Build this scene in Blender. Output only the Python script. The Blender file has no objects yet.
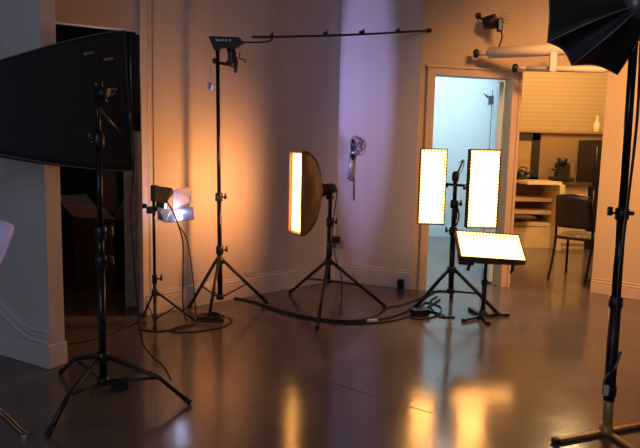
import bpy, bmesh, math, random
from mathutils import Vector, Matrix
random.seed(7)
SC = bpy.context.scene
COL = SC.collection
V = Vector
# ------------------------------------------------------------------ camera model (640 x 448 frame)
F, EYE, K = 600.0, 1.30, 1.07
def _n(v): return V(v).normalized()
DOWN = _n((-115, 4956, 600))
UP_C = -DOWN
Y_C = _n(V((0, 0, 1)) - V((0, 0, 1)).dot(UP_C) * UP_C)
X_C = Y_C.cross(UP_C)
def ray(px, py):
    d = V((px - 320, py - 224, F))
    return V((d.dot(X_C), d.dot(Y_C), d.dot(UP_C)))
def G(px, py, h=0.0):            # where a sight line meets height h
    r = ray(px, py)
    return V((0, 0, EYE)) + r * ((h - EYE) / r.z)
def P(px, py, D):                # point on a sight line at distance D into the room
    r = ray(px, py)
    return V((0, 0, EYE)) + r * (D * K / r.y)
def on_plane(px, py, p0, n):
    r = ray(px, py); o = V((0, 0, EYE))
    return o + r * ((p0 - o).dot(n) / r.dot(n))

cd = bpy.data.cameras.new('camera'); cam = bpy.data.objects.new('camera', cd); COL.objects.link(cam)
cd.sensor_width = 36; cd.lens = F / 640 * 36; cd.clip_start = 0.02; cd.clip_end = 100
# image axes in world coordinates
cx = V((X_C.x, Y_C.x, UP_C.x)); cy = V((X_C.y, Y_C.y, UP_C.y)); cz = V((X_C.z, Y_C.z, UP_C.z))
R = Matrix((cx, -cy, -cz)).transposed()
cam.matrix_world = Matrix.Translation((0, 0, EYE)) @ R.to_4x4()
SC.camera = cam

# ------------------------------------------------------------------ materials
def lin(c):
    return tuple(((x / 255) / 12.92 if x / 255 <= 0.04045 else (((x / 255) + 0.055) / 1.055) ** 2.4) for x in c)
def mat(name, col, rough=0.5, metal=0.0, noise=0.0, nscale=8.0, bump=0.0, bscale=60.0, emit=None, estr=0.0, trans=None, stretch=None, spec=0.5):
    m = bpy.data.materials.new(name); m.use_nodes = True
    nt = m.node_tree; b = nt.nodes['Principled BSDF']
    b.inputs['Base Color'].default_value = (*col, 1)
    b.inputs['Roughness'].default_value = rough
    b.inputs['Metallic'].default_value = metal
    b.inputs['Specular IOR Level'].default_value = spec
    if emit:
        b.inputs['Emission Color'].default_value = (*emit, 1); b.inputs['Emission Strength'].default_value = estr
    tc = nt.nodes.new('ShaderNodeTexCoord'); mp = nt.nodes.new('ShaderNodeMapping')
    nt.links.new(tc.outputs['Object'], mp.inputs['Vector'])
    if stretch: mp.inputs['Scale'].default_value = stretch
    if noise:
        n = nt.nodes.new('ShaderNodeTexNoise'); n.inputs['Scale'].default_value = nscale; n.inputs['Detail'].default_value = 5
        r = nt.nodes.new('ShaderNodeValToRGB')
        r.color_ramp.elements[0].position = 0.3; r.color_ramp.elements[1].position = 0.7
        r.color_ramp.elements[0].color = (*[c * (1 - noise) for c in col], 1)
        r.color_ramp.elements[1].color = (*[min(1, c * (1 + noise)) for c in col], 1)
        nt.links.new(mp.outputs[0], n.inputs['Vector']); nt.links.new(n.outputs['Fac'], r.inputs[0])
        nt.links.new(r.outputs[0], b.inputs['Base Color'])
    if bump:
        n2 = nt.nodes.new('ShaderNodeTexNoise'); n2.inputs['Scale'].default_value = bscale; n2.inputs['Detail'].default_value = 3
        bp = nt.nodes.new('ShaderNodeBump'); bp.inputs['Strength'].default_value = bump; bp.inputs['Distance'].default_value = 0.01
        nt.links.new(mp.outputs[0], n2.inputs['Vector']); nt.links.new(n2.outputs['Fac'], bp.inputs['Height'])
        nt.links.new(bp.outputs[0], b.inputs['Normal'])
    return m
WARM = (1.0, 0.55, 0.22)
M = {}
M['paint'] = mat('white_wall_paint', (.56, .52, .50), .5, noise=.13, nscale=2.6, bump=.05, bscale=30, stretch=(1, 1, .06))
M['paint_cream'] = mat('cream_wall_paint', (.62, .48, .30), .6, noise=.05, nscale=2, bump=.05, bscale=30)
M['paint_blue'] = mat('cool_white_paint', (.62, .72, .78), .6, noise=.03, nscale=1)
M['trim'] = mat('white_gloss_trim', (.60, .57, .55), .35, noise=.04, nscale=6)
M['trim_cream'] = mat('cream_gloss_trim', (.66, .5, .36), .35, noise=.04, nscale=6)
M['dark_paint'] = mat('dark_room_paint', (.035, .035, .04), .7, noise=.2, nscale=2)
M['ceiling'] = mat('ceiling_paint', (.45, .42, .4), .8, noise=.04)
M['black'] = mat('black_powder_coat', (.012, .011, .011), .38, noise=.2, nscale=30)
M['black_gloss'] = mat('black_gloss_tube', (.015, .013, .012), .22, metal=.3, noise=.1, nscale=20)
M['rubber'] = mat('black_rubber', (.012, .012, .012), .65, noise=.2, nscale=40)
M['fabric'] = mat('black_nylon_fabric', (.010, .010, .012), .6, noise=.3, nscale=14, bump=.25, bscale=9)
M['fabric_edge'] = mat('grey_piping', (.10, .095, .095), .5, noise=.1)
M['rib'] = mat('pale_rib_rod', (.28, .24, .21), .35, metal=.4, noise=.1)
M['glow_fabric'] = mat('glow_tinted_fabric', (.075, .032, .016), .4, noise=.85, nscale=16, bump=.8, bscale=10, stretch=(1.6, 1.6, .12), emit=(.9, .28, .08), estr=.03)  # brown tint and faint emission stand in for lamp glow on the fabric
M['grey_metal'] = mat('grey_metal', (.17, .17, .18), .35, metal=.6, noise=.1)
M['silver'] = mat('silver_metal', (.6, .6, .65), .3, metal=.4, noise=.1)
M['chrome'] = mat('chrome_tube', (.6, .6, .62), .15, metal=1.0, noise=.05)
M['warm_metal'] = mat('warm_lit_metal_base', (.50, .27, .08), .4, metal=.2, noise=.25, nscale=15)  # tan colour stands in for warm light reflected by the metal
M['white_plastic'] = mat('white_plastic', (.7, .7, .72), .35, noise=.03)
M['leaf_grey'] = mat('grey_barn_door', (.055, .055, .06), .45, noise=.1)
M['leaf_lit'] = mat('lit_barn_door', (.10, .105, .14), .4, noise=.05)  # paler, bluer copy of the grey leaves, for those the lamp lights
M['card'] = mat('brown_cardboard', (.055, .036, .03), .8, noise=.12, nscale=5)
M['card_white'] = mat('white_card', (.62, .62, .63), .7, noise=.05)
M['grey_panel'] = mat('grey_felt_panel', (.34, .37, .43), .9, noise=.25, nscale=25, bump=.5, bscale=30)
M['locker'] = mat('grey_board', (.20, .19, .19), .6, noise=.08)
M['chair_pad'] = mat('black_vinyl', (.018, .015, .013), .45, noise=.3, nscale=20)
M['seat_pad'] = mat('floral_seat_fabric', (.20, .14, .09), .8, noise=.8, nscale=22)
M['shelf'] = mat('cream_shelf_board', (.75, .6, .38), .45, noise=.06)
M['shelf_back'] = mat('brown_shelf_back', (.22, .13, .06), .6, noise=.15)
M['counter_dark'] = mat('dark_counter_top', (.07, .05, .035), .3, noise=.2)
M['splash'] = mat('tan_splashback', (.30, .19, .10), .3, noise=.08, nscale=3)
M['cream'] = mat('cream_ceramic', (.8, .65, .42), .4, noise=.04)
M['roll_paper'] = mat('white_roll_paper', (.75, .62, .48), .6, noise=.04)
M['socket'] = mat('socket_plate', (.5, .47, .45), .4, noise=.03)
M['umbrella_white'] = mat('white_lamp_shade', (.55, .55, .68), .5, noise=.1, nscale=12, bump=.3, bscale=18, emit=(.40, .38, .95), estr=.14)  # violet emission stands in for blue light falling on the shade
M['white_tag'] = mat('white_tag', (.7, .68, .66), .5, noise=.05)

# slatted blind paint for the far kitchen wall
def blind_mat():
    m = mat('cream_slatted_wall', (.60, .45, .24), .6)
    nt = m.node_tree; b = nt.nodes['Principled BSDF']
    tc = nt.nodes.new('ShaderNodeTexCoord'); w = nt.nodes.new('ShaderNodeTexWave'); w.bands_direction = 'Z'
    w.inputs['Scale'].default_value = 5; w.inputs['Distortion'].default_value = .1
    r = nt.nodes.new('ShaderNodeValToRGB'); r.color_ramp.elements[0].color = (.37, .27, .14, 1); r.color_ramp.elements[1].color = (.43, .32, .17, 1)
    nt.links.new(tc.outputs['Object'], w.inputs['Vector']); nt.links.new(w.outputs['Fac'], r.inputs[0]); nt.links.new(r.outputs[0], b.inputs['Base Color'])
    return m
M['blind'] = blind_mat()

# polished concrete floor
def floor_mat():
    m = bpy.data.materials.new('polished_brown_concrete'); m.use_nodes = True
    nt = m.node_tree; b = nt.nodes['Principled BSDF']; L = nt.links.new
    tc = nt.nodes.new('ShaderNodeTexCoord')
    def noise(s, d=6, st=(1, 1, 1)):
        mp = nt.nodes.new('ShaderNodeMapping'); mp.inputs['Scale'].default_value = st
        n = nt.nodes.new('ShaderNodeTexNoise'); n.inputs['Scale'].default_value = s; n.inputs['Detail'].default_value = d
        L(tc.outputs['Object'], mp.inputs[0]); L(mp.outputs[0], n.inputs['Vector']); return n
    n1 = noise(1.3); r1 = nt.nodes.new('ShaderNodeValToRGB')
    r1.color_ramp.elements[0].position = .3; r1.color_ramp.elements[1].position = .72
    r1.color_ramp.elements[0].color = (.105, .086, .078, 1); r1.color_ramp.elements[1].color = (.15, .127, .115, 1)
    L(n1.outputs['Fac'], r1.inputs[0])
    n2 = noise(45, 4); r2 = nt.nodes.new('ShaderNodeValToRGB')
    r2.color_ramp.elements[0].position = .3; r2.color_ramp.elements[0].color = (.9, .9, .9, 1)
    r2.color_ramp.elements[1].position = .6; r2.color_ramp.elements[1].color = (1, 1, 1, 1)
    L(n2.outputs['Fac'], r2.inputs[0])
    mx = nt.nodes.new('ShaderNodeMix'); mx.data_type = 'RGBA'; mx.blend_type = 'MULTIPLY'; mx.inputs['Factor'].default_value = 1
    L(r1.outputs[0], mx.inputs['A']); L(r2.outputs[0], mx.inputs['B']); L(mx.outputs['Result'], b.inputs['Base Color'])
    n3 = noise(2.2); r3 = nt.nodes.new('ShaderNodeMapRange')
    r3.inputs['From Min'].default_value = .3; r3.inputs['From Max'].default_value = .7
    r3.inputs['To Min'].default_value = .13; r3.inputs['To Max'].default_value = .21
    L(n3.outputs['Fac'], r3.inputs['Value']); L(r3.outputs[0], b.inputs['Roughness'])
    n4 = noise(7, 3); bp = nt.nodes.new('ShaderNodeBump'); bp.inputs['Strength'].default_value = .05; bp.inputs['Distance'].default_value = .02
    L(n4.outputs['Fac'], bp.inputs['Height']); L(bp.outputs[0], b.inputs['Normal'])
    b.inputs['Specular IOR Level'].default_value = .5
    return m
M['floor'] = floor_mat()

# lit LED face: bright field, rows of single diodes round the edge; W, H in metres
def led_mat(name, W, H, strength=16.0, border=.022, pitch=.027, band=None):
    m = bpy.data.materials.new(name); m.use_nodes = True
    nt = m.node_tree; L = nt.links.new
    for n in list(nt.nodes): nt.nodes.remove(n)
    out = nt.nodes.new('ShaderNodeOutputMaterial'); em = nt.nodes.new('ShaderNodeEmission'); L(em.outputs[0], out.inputs[0])
    uv = nt.nodes.new('ShaderNodeUVMap'); sp = nt.nodes.new('ShaderNodeSeparateXYZ'); L(uv.outputs[0], sp.inputs[0])
    def mth(op, a, b=None):
        n = nt.nodes.new('ShaderNodeMath'); n.operation = op
        for i, x in enumerate((a, b)):
            if x is None: continue
            if isinstance(x, (int, float)): n.inputs[i].default_value = x
            else: L(x, n.inputs[i])
        return n.outputs[0]
    u = mth('MULTIPLY', sp.outputs[0], W); v = mth('MULTIPLY', sp.outputs[1], H)
    d = mth('MINIMUM', mth('MINIMUM', u, mth('SUBTRACT', W, u)), mth('MINIMUM', v, mth('SUBTRACT', H, v)))
    edge = mth('LESS_THAN', d, border)
    if band:
        edge = mth('MAXIMUM', edge, mth('GREATER_THAN', v, H - band))
    fu = mth('SUBTRACT', mth('FRACT', mth('DIVIDE', u, pitch)), .5); fv = mth('SUBTRACT', mth('FRACT', mth('DIVIDE', v, pitch)), .5)
    rr = mth('ADD', mth('MULTIPLY', fu, fu), mth('MULTIPLY', fv, fv))
    dot = mth('LESS_THAN', rr, .12)
    core = mth('ADD', .8, mth('MULTIPLY', dot, .5))
    rim = mth('ADD', .09, mth('MULTIPLY', dot, .8))
    val = mth('ADD', mth('MULTIPLY', edge, rim), mth('MULTIPLY', mth('SUBTRACT', 1, edge), core))
    em.inputs['Color'].default_value = (1, .42, .10, 1)
    L(mth('MULTIPLY', val, strength), em.inputs['Strength'])
    return m

# ------------------------------------------------------------------ mesh helpers
def new(): return bmesh.new()
def box(bm, c, size, ax=None):
    """oriented box: centre, full sizes along ax = (right, forward, up)"""
    ax = ax or (V((1, 0, 0)), V((0, 1, 0)), V((0, 0, 1)))
    c = V(c); vs = []
    for sx in (-.5, .5):
        for sy in (-.5, .5):
            for sz in (-.5, .5):
                vs.append(bm.verts.new(c + ax[0] * (size[0] * sx) + ax[1] * (size[1] * sy) + ax[2] * (size[2] * sz)))
    for f in ((0, 1, 3, 2), (4, 6, 7, 5), (0, 4, 5, 1), (2, 3, 7, 6), (0, 2, 6, 4), (1, 5, 7, 3)):
        bm.faces.new([vs[i] for i in f])
    return vs
def frame_of(d):
    d = V(d).normalized()
    a = V((0, 0, 1)) if abs(d.z) < .9 else V((1, 0, 0))
    s = d.cross(a).normalized(); t = s.cross(d).normalized()
    return s, t, d
def tube(bm, pts, r, seg=8, cap=True):
    """tube along a polyline; r a number or a list"""
    pts = [V(p) for p in pts]; n = len(pts)
    rs = r if isinstance(r, (list, tuple)) else [r] * n
    rings = []; s = None
    for i, p in enumerate(pts):
        d = (pts[min(i + 1, n - 1)] - pts[max(i - 1, 0)])
        if d.length < 1e-9: d = V((0, 0, 1))
        d.normalize()
        if s is None: s, t, _ = frame_of(d)
        else:
            s = (s - d * s.dot(d)); s = s.normalized() if s.length > 1e-6 else frame_of(d)[0]
            t = s.cross(d)
        rings.append([bm.verts.new(p + (s * math.cos(2 * math.pi * k / seg) + t * math.sin(2 * math.pi * k / seg)) * rs[i]) for k in range(seg)])
    for a, b in zip(rings, rings[1:]):
        for k in range(seg):
            f = bm.faces.new((a[k], a[(k + 1) % seg], b[(k + 1) % seg], b[k])); f.smooth = True
    if cap:
        bm.faces.new(rings[0][::-1]); bm.faces.new(rings[-1])
def lathe(bm, base, axis, prof, seg=20):
    """prof: list of (distance along axis, radius)"""
    base = V(base); s, t, d = frame_of(axis)
    rings = []
    for h, r in prof:
        rings.append([bm.verts.new(base + d * h + (s * math.cos(2 * math.pi * k / seg) + t * math.sin(2 * math.pi * k / seg)) * max(r, 1e-4)) for k in range(seg)])
    for a, b in zip(rings, rings[1:]):
        for k in range(seg):
            f = bm.faces.new((a[k], a[(k + 1) % seg], b[(k + 1) % seg], b[k])); f.smooth = True
    bm.faces.new(rings[0][::-1]); bm.faces.new(rings[-1])
def slab(bm, poly, off):
    """polygon (list of points) extruded by vector off"""
    off = V(off); a = [bm.verts.new(V(p)) for p in poly]; b = [bm.verts.new(V(p) + off) for p in poly]
    n = len(a); bm.faces.new(a[::-1]); bm.faces.new(b)
    for i in range(n): bm.faces.new((a[i], a[(i + 1) % n], b[(i + 1) % n], b[i]))
def grid(bm, fn, nu, nv, smooth=True, uv=False):
    vs = [[bm.verts.new(fn(i / nu, j / nv)) for j in range(nv + 1)] for i in range(nu + 1)]
    lay = bm.loops.layers.uv.verify() if uv else None
    for i in range(nu):
        for j in range(nv):
            f = bm.faces.new((vs[i][j], vs[i + 1][j], vs[i + 1][j + 1], vs[i][j + 1])); f.smooth = smooth
            if uv:
                for lp, (a, b) in zip(f.loops, ((i, j), (i + 1, j), (i + 1, j + 1), (i, j + 1))): lp[lay].uv = (a / nu, b / nv)
    return vs
def spline(pts, k=8):
    pts = [V(p) for p in pts]; q = [pts[0] * 2 - pts[1]] + pts + [pts[-1] * 2 - pts[-2]]; out = []
    for i in range(1, len(q) - 2):
        a, b, c, d = q[i - 1:i + 3]
        for j in range(k):
            t = j / k
            out.append(.5 * ((2 * b) + (c - a) * t + (2 * a - 5 * b + 4 * c - d) * t * t + (3 * b - a - 3 * c + d) * t ** 3))
    out.append(pts[-1]); return out
def build(name, bm, m, parent=None, bevel=0.0, solid=0.0, recalc=True):
    if recalc: bmesh.ops.recalc_face_normals(bm, faces=bm.faces)
    me = bpy.data.meshes.new(name); bm.to_mesh(me); bm.free()
    me.materials.append(M[m] if isinstance(m, str) else m)
    o = bpy.data.objects.new(name, me); COL.objects.link(o)
    if parent is not None:
        o.parent = parent
        if parent.type == 'EMPTY': o.matrix_parent_inverse = Matrix.Translation(parent.location).inverted()
    if solid:
        s = o.modifiers.new('solid', 'SOLIDIFY'); s.thickness = solid; s.offset = 0
    if bevel:
        b = o.modifiers.new('bevel', 'BEVEL'); b.width = bevel; b.segments = 2; b.limit_method = 'ANGLE'
    return o
def tag(o, label, cat, group=None):
    o['label'] = label; o['category'] = cat
    if group: o['group'] = group
    return o
def thing(name, loc, label, cat, group=None):
    o = bpy.data.objects.new(name, None); COL.objects.link(o); o.location = loc; o.empty_display_size = .1
    return tag(o, label, cat, group)
def struct(o): o['kind'] = 'structure'; return o
Z = V((0, 0, 1))

# ------------------------------------------------------------------ the setting
def flat(p, z=0.0): return V((p[0], p[1], z))
def outward(p0, p1):
    d = (flat(p1) - flat(p0)).normalized(); n = V((d.y, -d.x, 0))
    return n if n.dot(flat(p0) + flat(p1)) > 0 else -n
HT = 3.3
def wall_piece(bm, p0, p1, z0, z1, th=.1, side=None):
    n = side or outward(p0, p1)
    slab(bm, [flat(p0, z0), flat(p1, z0), flat(p1, z1), flat(p0, z1)], n * th)
def wall(name, p0, p1, m='paint', z0=0, z1=HT, th=.1, side=None):
    bm = new(); wall_piece(bm, p0, p1, z0, z1, th, side); return struct(build(name, bm, m))

A = V((-1.56, 3.39, 0)); fdir = V((-.873, .487, 0)); fn = V((.487, .873, 0))
B = A + fn * .10
C = V((-1.345, 4.56, 0)); D_ = V((.16, 6.02, 0)); E_ = V((.89, 5.66, 0))
ddir = V((.972, .236, 0)).normalized(); Fp = E_ + ddir * 1.06; R0 = V((2.65, 5.73, 0)); R1 = R0 + V((.77, -.63, 0)) * 4.6

bm = new(); box(bm, (0, 4, -.05), (12, 14, .1)); struct(build('floor', bm, 'floor'))
bm = new(); box(bm, (0, 4, HT + .05), (12, 14, .1)); struct(build('ceiling', bm, 'ceiling'))
wall('wall_left', A, A + fdir * 2.6, 'paint', side=fn)
wall('wall_back_left', C, D_, 'paint')
bm = new(); wall_piece(bm, V((-3.2, 3.62, 0)), C, 2.15, HT, .08, V((-.45, .89, 0))); struct(build('wall_lintel', bm, 'paint'))
wall('wall_back', D_, E_, 'paint')
# door wall with its opening
t0, t1, dh = .145, .945, 2.03
bm = new()
wall_piece(bm, E_, E_ + ddir * t0, 0, HT, .12); wall_piece(bm, E_ + ddir * t1, Fp, 0, HT, .12); wall_piece(bm, E_ + ddir * t0, E_ + ddir * t1, dh, HT, .12)
struct(build('wall_door', bm, 'paint_cream'))
dn = outward(E_, Fp)
bm = new(); aw = .085
for t in (t0 - aw / 2, t1 + aw / 2):
    box(bm, E_ + ddir * t - dn * .012 + Z * (dh / 2 + .04), (aw, .024, dh + .08), (ddir, dn, Z))
    box(bm, E_ + ddir * (t + (-.03 if t < .5 else .03)) - dn * .02 + Z * (dh / 2 + .04), (.02, .04, dh + .08), (ddir, dn, Z))
box(bm, E_ + ddir * ((t0 + t1) / 2) - dn * .012 + Z * (dh + aw / 2), (t1 - t0 + 2 * aw, .026, aw), (ddir, dn, Z))
box(bm, E_ + ddir * ((t0 + t1) / 2) - dn * .02 + Z * (dh + aw - .01), (t1 - t0 + 2 * aw + .03, .042, .02), (ddir, dn, Z))
struct(build('trim_1', bm, 'trim_cream'))
# door leaf standing open into the bright room, hinged on the right
hinge = E_ + ddir * (t1 - .03) + dn * .13
ldir = V((.20, 1, 0)).normalized(); lnrm = V((ldir.y, -ldir.x, 0))
bm = new(); box(bm, hinge + ldir * .42 + Z * 1.02, (.04, .84, 2.0), (lnrm, ldir, Z))
door = struct(build('door_1', bm, 'paint_blue', bevel=.003))
bm = new(); box(bm, hinge + ldir * .845 + Z * 1.02, (.05, .03, 2.0), (lnrm, ldir, Z)); build('door_edge_strip', bm, 'black', door)
bm = new(); box(bm, hinge + ldir * .74 - lnrm * .045 + Z * 1.90, (.05, .14, .09), (lnrm, ldir, Z)); tube(bm, [hinge + ldir * .74 - lnrm * .07 + Z * 1.93, hinge + ldir * .8 - lnrm * .12 + Z * 1.99], .012)
build('door_closer', bm, 'grey_metal', door)
bm = new(); tube(bm, [hinge + ldir * .77 - lnrm * .02 + Z * 1.02, hinge + ldir * .77 - lnrm * .07 + Z * 1.02, hinge + ldir * .66 - lnrm * .07 + Z * 1.02], .011); build('door_handle', bm, 'silver', door)
# bright room behind the door
Pk = V((2.86, 9.1, 0))
wall('wall_bright_room', (.6, 9.5), (3.0, 9.5), 'paint_blue')
wall('wall_bright_room_left', (.90, 5.9), (.8, 9.5), 'paint_blue', side=V((-1, 0, 0)))
wall('wall_partition', Fp + dn * .02, Pk, 'paint_cream', th=.06, side=V((-.93, .3, 0)).normalized())
bm = new(); wall_piece(bm, (.85, 9.48), (2.85, 9.48), 0, .14, .02, V((0, -1, 0))); struct(build('baseboard_bright_room', bm, 'paint_blue'))
# kitchen
wall('wall_lintel_right', Fp, R0, 'paint_cream', z0=2.12, th=.1)
wall('wall_kitchen', (2.6, 9.05), (6.2, 9.05), 'blind')
wall('wall_kitchen_right', R0 + V((.3, .3, 0)), (5.4, 9.1), 'paint_cream', side=V((.8, -.6, 0)))
wall('wall_right', R0, R1, 'paint_cream', th=.12)
bm = new(); box(bm, (4.0, 9.03, 1.30), (2.6, .03, .72)); box(bm, (4.0, 9.0, 1.66), (2.6, .12, .025)); struct(build('trim_2', bm, 'splash'))

def baseboard(name, p0, p1, m, h=.15):
    n = -outward(p0, p1); bm = new()
    wall_piece(bm, p0, p1, 0, h, .022, n)
    d = (flat(p1) - flat(p0)).normalized()
    for z, r in ((h + .012, .016), (h + .036, .009)):
        tube(bm, [flat(p0, z) + n * .004, flat(p1, z) + n * .004], r, 8)
    return struct(build(name, bm, m, bevel=.004))
baseboard('baseboard_back_left', C, D_, 'trim', .14)
baseboard('baseboard_back', D_, E_, 'trim', .14)
baseboard('baseboard_right', R0, R1, 'trim_cream', .10)
# left partition: plinth and swept mouldings
bm = new(); wall_piece(bm, A + fn * .11 - fdir * .012, A + fdir * 2.5 + fn * .11, 0, .14, .132, -fn); struct(build('baseboard_left', bm, 'trim', bevel=.006))
bm = new()
for k, (o, r) in enumerate(((0, .018), (.036, .010), (.062, .014))):
    pts = []
    for i in range(41):
        s = i / 40 * 1.5; h = .155 + o + .78 * max(0, s - .14) ** 1.55
        if h < 2.6: pts.append(A + fdir * s - fn * .003 + Z * h)
    tube(bm, pts, r, 8)
struct(build('trim_3', bm, 'trim'))
# two thin conduits at the start of the back left wall
wd = (D_ - C).normalized(); wn = -outward(C, D_)
for i, (t, r) in enumerate(((.035, .007), (.085, .004))):
    bm = new(); tube(bm, [C + wd * t + wn * r + Z * .15, C + wd * t + wn * r + Z * HT], r, 8); struct(build('trim_%d' % (4 + i), bm, 'trim'))
# corner bead on the left wall where it meets the opening
bm = new(); wall_piece(bm, C - wd * .02, C + wd * .03, 0, HT, .012, wn); struct(build('trim_6', bm, 'trim'))
# dark room beyond the opening
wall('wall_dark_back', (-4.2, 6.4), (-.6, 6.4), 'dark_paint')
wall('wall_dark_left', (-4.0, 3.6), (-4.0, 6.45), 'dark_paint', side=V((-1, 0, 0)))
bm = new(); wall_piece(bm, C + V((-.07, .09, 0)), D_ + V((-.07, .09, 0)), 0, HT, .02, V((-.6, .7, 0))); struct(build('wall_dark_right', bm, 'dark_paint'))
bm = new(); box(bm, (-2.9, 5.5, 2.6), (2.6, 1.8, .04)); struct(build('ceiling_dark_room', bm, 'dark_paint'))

# ------------------------------------------------------------------ dark room contents
b0 = G(100, 291)
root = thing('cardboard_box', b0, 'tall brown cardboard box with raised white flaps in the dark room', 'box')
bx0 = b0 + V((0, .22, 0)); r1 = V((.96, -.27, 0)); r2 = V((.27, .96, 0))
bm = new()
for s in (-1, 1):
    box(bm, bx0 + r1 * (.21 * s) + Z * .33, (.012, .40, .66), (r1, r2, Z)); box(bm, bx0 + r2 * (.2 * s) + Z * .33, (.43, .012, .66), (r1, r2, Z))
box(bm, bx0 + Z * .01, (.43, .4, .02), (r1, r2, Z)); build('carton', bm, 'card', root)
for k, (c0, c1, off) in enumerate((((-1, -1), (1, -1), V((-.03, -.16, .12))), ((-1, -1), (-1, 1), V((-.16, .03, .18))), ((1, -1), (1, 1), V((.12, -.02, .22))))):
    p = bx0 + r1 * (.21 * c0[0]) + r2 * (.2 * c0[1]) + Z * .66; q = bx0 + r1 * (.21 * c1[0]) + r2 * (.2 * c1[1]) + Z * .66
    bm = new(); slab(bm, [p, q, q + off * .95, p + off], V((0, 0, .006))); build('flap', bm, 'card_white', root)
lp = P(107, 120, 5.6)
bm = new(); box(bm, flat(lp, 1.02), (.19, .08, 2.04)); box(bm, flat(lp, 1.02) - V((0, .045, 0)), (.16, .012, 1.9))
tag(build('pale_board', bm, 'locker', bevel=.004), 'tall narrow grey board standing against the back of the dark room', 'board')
gp = G(141, 308); gx = V((.5, .86, 0)); gy = V((.86, -.5, 0))
bm = new(); box(bm, V((-1.50, 4.80, .78)), (.15, .05, 1.56), (V((.95, .3, 0)), V((-.3, .95, 0)), Z))
tag(build('felt_panel', bm, 'grey_panel', bevel=.012), 'grey textured panel standing upright at the right edge of the dark opening', 'panel')
bm = new(); d0 = P(130.5, 80, 4.28); d1 = P(147, 80, 4.30)
grid(bm, lambda u, v: flat(d0).lerp(flat(d1), u) + Z * (2.13 - .71 * v) + V((.3, -.9, 0)) * (.008 * math.sin(u * 16)), 14, 4)
tag(build('black_drape', bm, 'fabric', solid=.006), 'short black drape hanging at the top right of the dark opening', 'drape')

# ------------------------------------------------------------------ light stands
def tripod(root, base, top, r0, collar_z, hub_z, feet, joint=.55, jl=0.0, sections=((0, 1),), leg_r=.011, collars=(), metal='black_gloss', brace_r=.006, legs_metal='black'):
    """base, top: column axis on the floor and its top end; feet: points on the floor"""
    base = V(base); top = V(top)
    def ax(z): return base.lerp(top, (z - base.z) / (top.z - base.z))
    zt = top.z
    cz_ = [hub_z] + [c for c, _ in collars] + [zt]
    for i in range(len(cz_) - 1):
        bm = new(); r = r0 * (1 - .13 * i); tube(bm, [ax(cz_[i] - (.03 if i else 0)), ax(cz_[i + 1])], r, 12)
        build('column_tube', bm, metal, root)
    for i, (c, ang) in enumerate(collars):
        bm = new(); lathe(bm, ax(c) - Z * .035, Z, [(0, r0 * 1.2), (.005, r0 * 1.45), (.06, r0 * 1.45), (.07, r0 * 1.15)], 14)
        co = build('collar', bm, 'black', root)
        dv = V((math.cos(ang), math.sin(ang), 0)); p = ax(c) + dv * r0
        bm = new(); tube(bm, [p, p + dv * .025], .006, 8); lathe(bm, p + dv * .025, dv, [(0, .012), (.004, .017), (.014, .017), (.018, .012)], 10)
        box(bm, p + dv * .035 + Z * .012, (.012, .012, .04)); build('knob', bm, 'black', co)
    bm = new(); lathe(bm, ax(collar_z) - Z * .025, Z, [(0, r0 * 1.3), (.004, r0 * 1.7), (.05, r0 * 1.7), (.055, r0 * 1.3)], 14); build('leg_collar', bm, 'black', root)
    bm = new(); lathe(bm, ax(hub_z) - Z * .02, Z, [(0, r0 * 1.1), (.004, r0 * 1.5), (.035, r0 * 1.5), (.04, r0 * 1.2)], 14); build('brace_hub', bm, 'black', root)
    for ft in feet:
        ft = V(ft); dv = flat(ft - base).normalized(); p0 = ax(collar_z) + dv * (r0 * 1.5)
        pj = p0.lerp(ft, joint) + Z * jl
        f1 = ft + Z * leg_r
        bm = new(); tube(bm, [p0, pj, f1] if jl else [p0, f1], leg_r, 8)
        lg = build('leg', bm, legs_metal, root)
        bm = new(); tube(bm, [f1 + (pj - f1).normalized() * .035, f1 - (pj - f1).normalized() * .004], leg_r * 1.25, 8); build('foot_tip', bm, 'rubber', lg)
        bm = new(); tube(bm, [ax(hub_z) + dv * (r0 * 1.2), pj], brace_r, 6); build('brace', bm, legs_metal, lg)
    return ax

# --- tall stand with boom
feet = [G(267, 304), G(209, 319), G(189, 309)]
tb = flat(P(220.5, 250, 4.45))
tt = P(217.5, 48, 4.45)
root = thing('light_stand', tb, 'tallest thin black tripod stand in front of the orange lit wall, carrying the wedge lamp', 'light stand')
zc = P(220, 261, 4.45).z; zh = P(221, 297, 4.45).z
ax = tripod(root, tb, tt, .021, zc, zh, feet, .52, 0, leg_r=.0135, collars=((P(220, 250, 4.45).z, 0.2), (P(220, 197, 4.45).z, -.3)))
root2 = thing('wedge_lamp', tt, 'black perforated wedge shaped lamp on top of the tallest stand', 'lamp')
bm = new(); D0 = 4.45
slab(bm, [P(x, y, D0 - .03) for x, y in ((208, 36), (239, 37), (244, 42), (233, 49), (223, 47), (214, 50))], V((0, .06, 0)))
head = build('wedge_body', bm, 'fabric', root2, bevel=.004)
for x, y in ((217, 40), (220, 40.3), (223, 40), (226, 40.4), (230, 40.2)):
    bm = new(); lathe(bm, P(x, y, D0 - .031), V((0, -1, 0)), [(0, .009), (.003, .009)], 10); build('perforation', bm, 'rib', head)
bm = new(); lathe(bm, tt - Z * .02, Z, [(0, .022), (.05, .022), (.06, .018)], 12); build('spigot', bm, 'black', root2)
bm = new(); tube(bm, [P(230, 48, D0), P(232, 53, D0), P(232, 60, D0), P(229, 66, D0)], [.03, .035, .03, .035], 10)
tube(bm, [P(220, 63, D0), P(229, 65, D0)], .012, 8); build('clamp', bm, 'black', root2)
bm = new(); tube(bm, [P(235, 56, D0), P(236, 62, D0), P(235.5, 73, D0)], [.012, .017, .012], 10); build('grip_handle', bm, 'black', root2)
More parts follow.
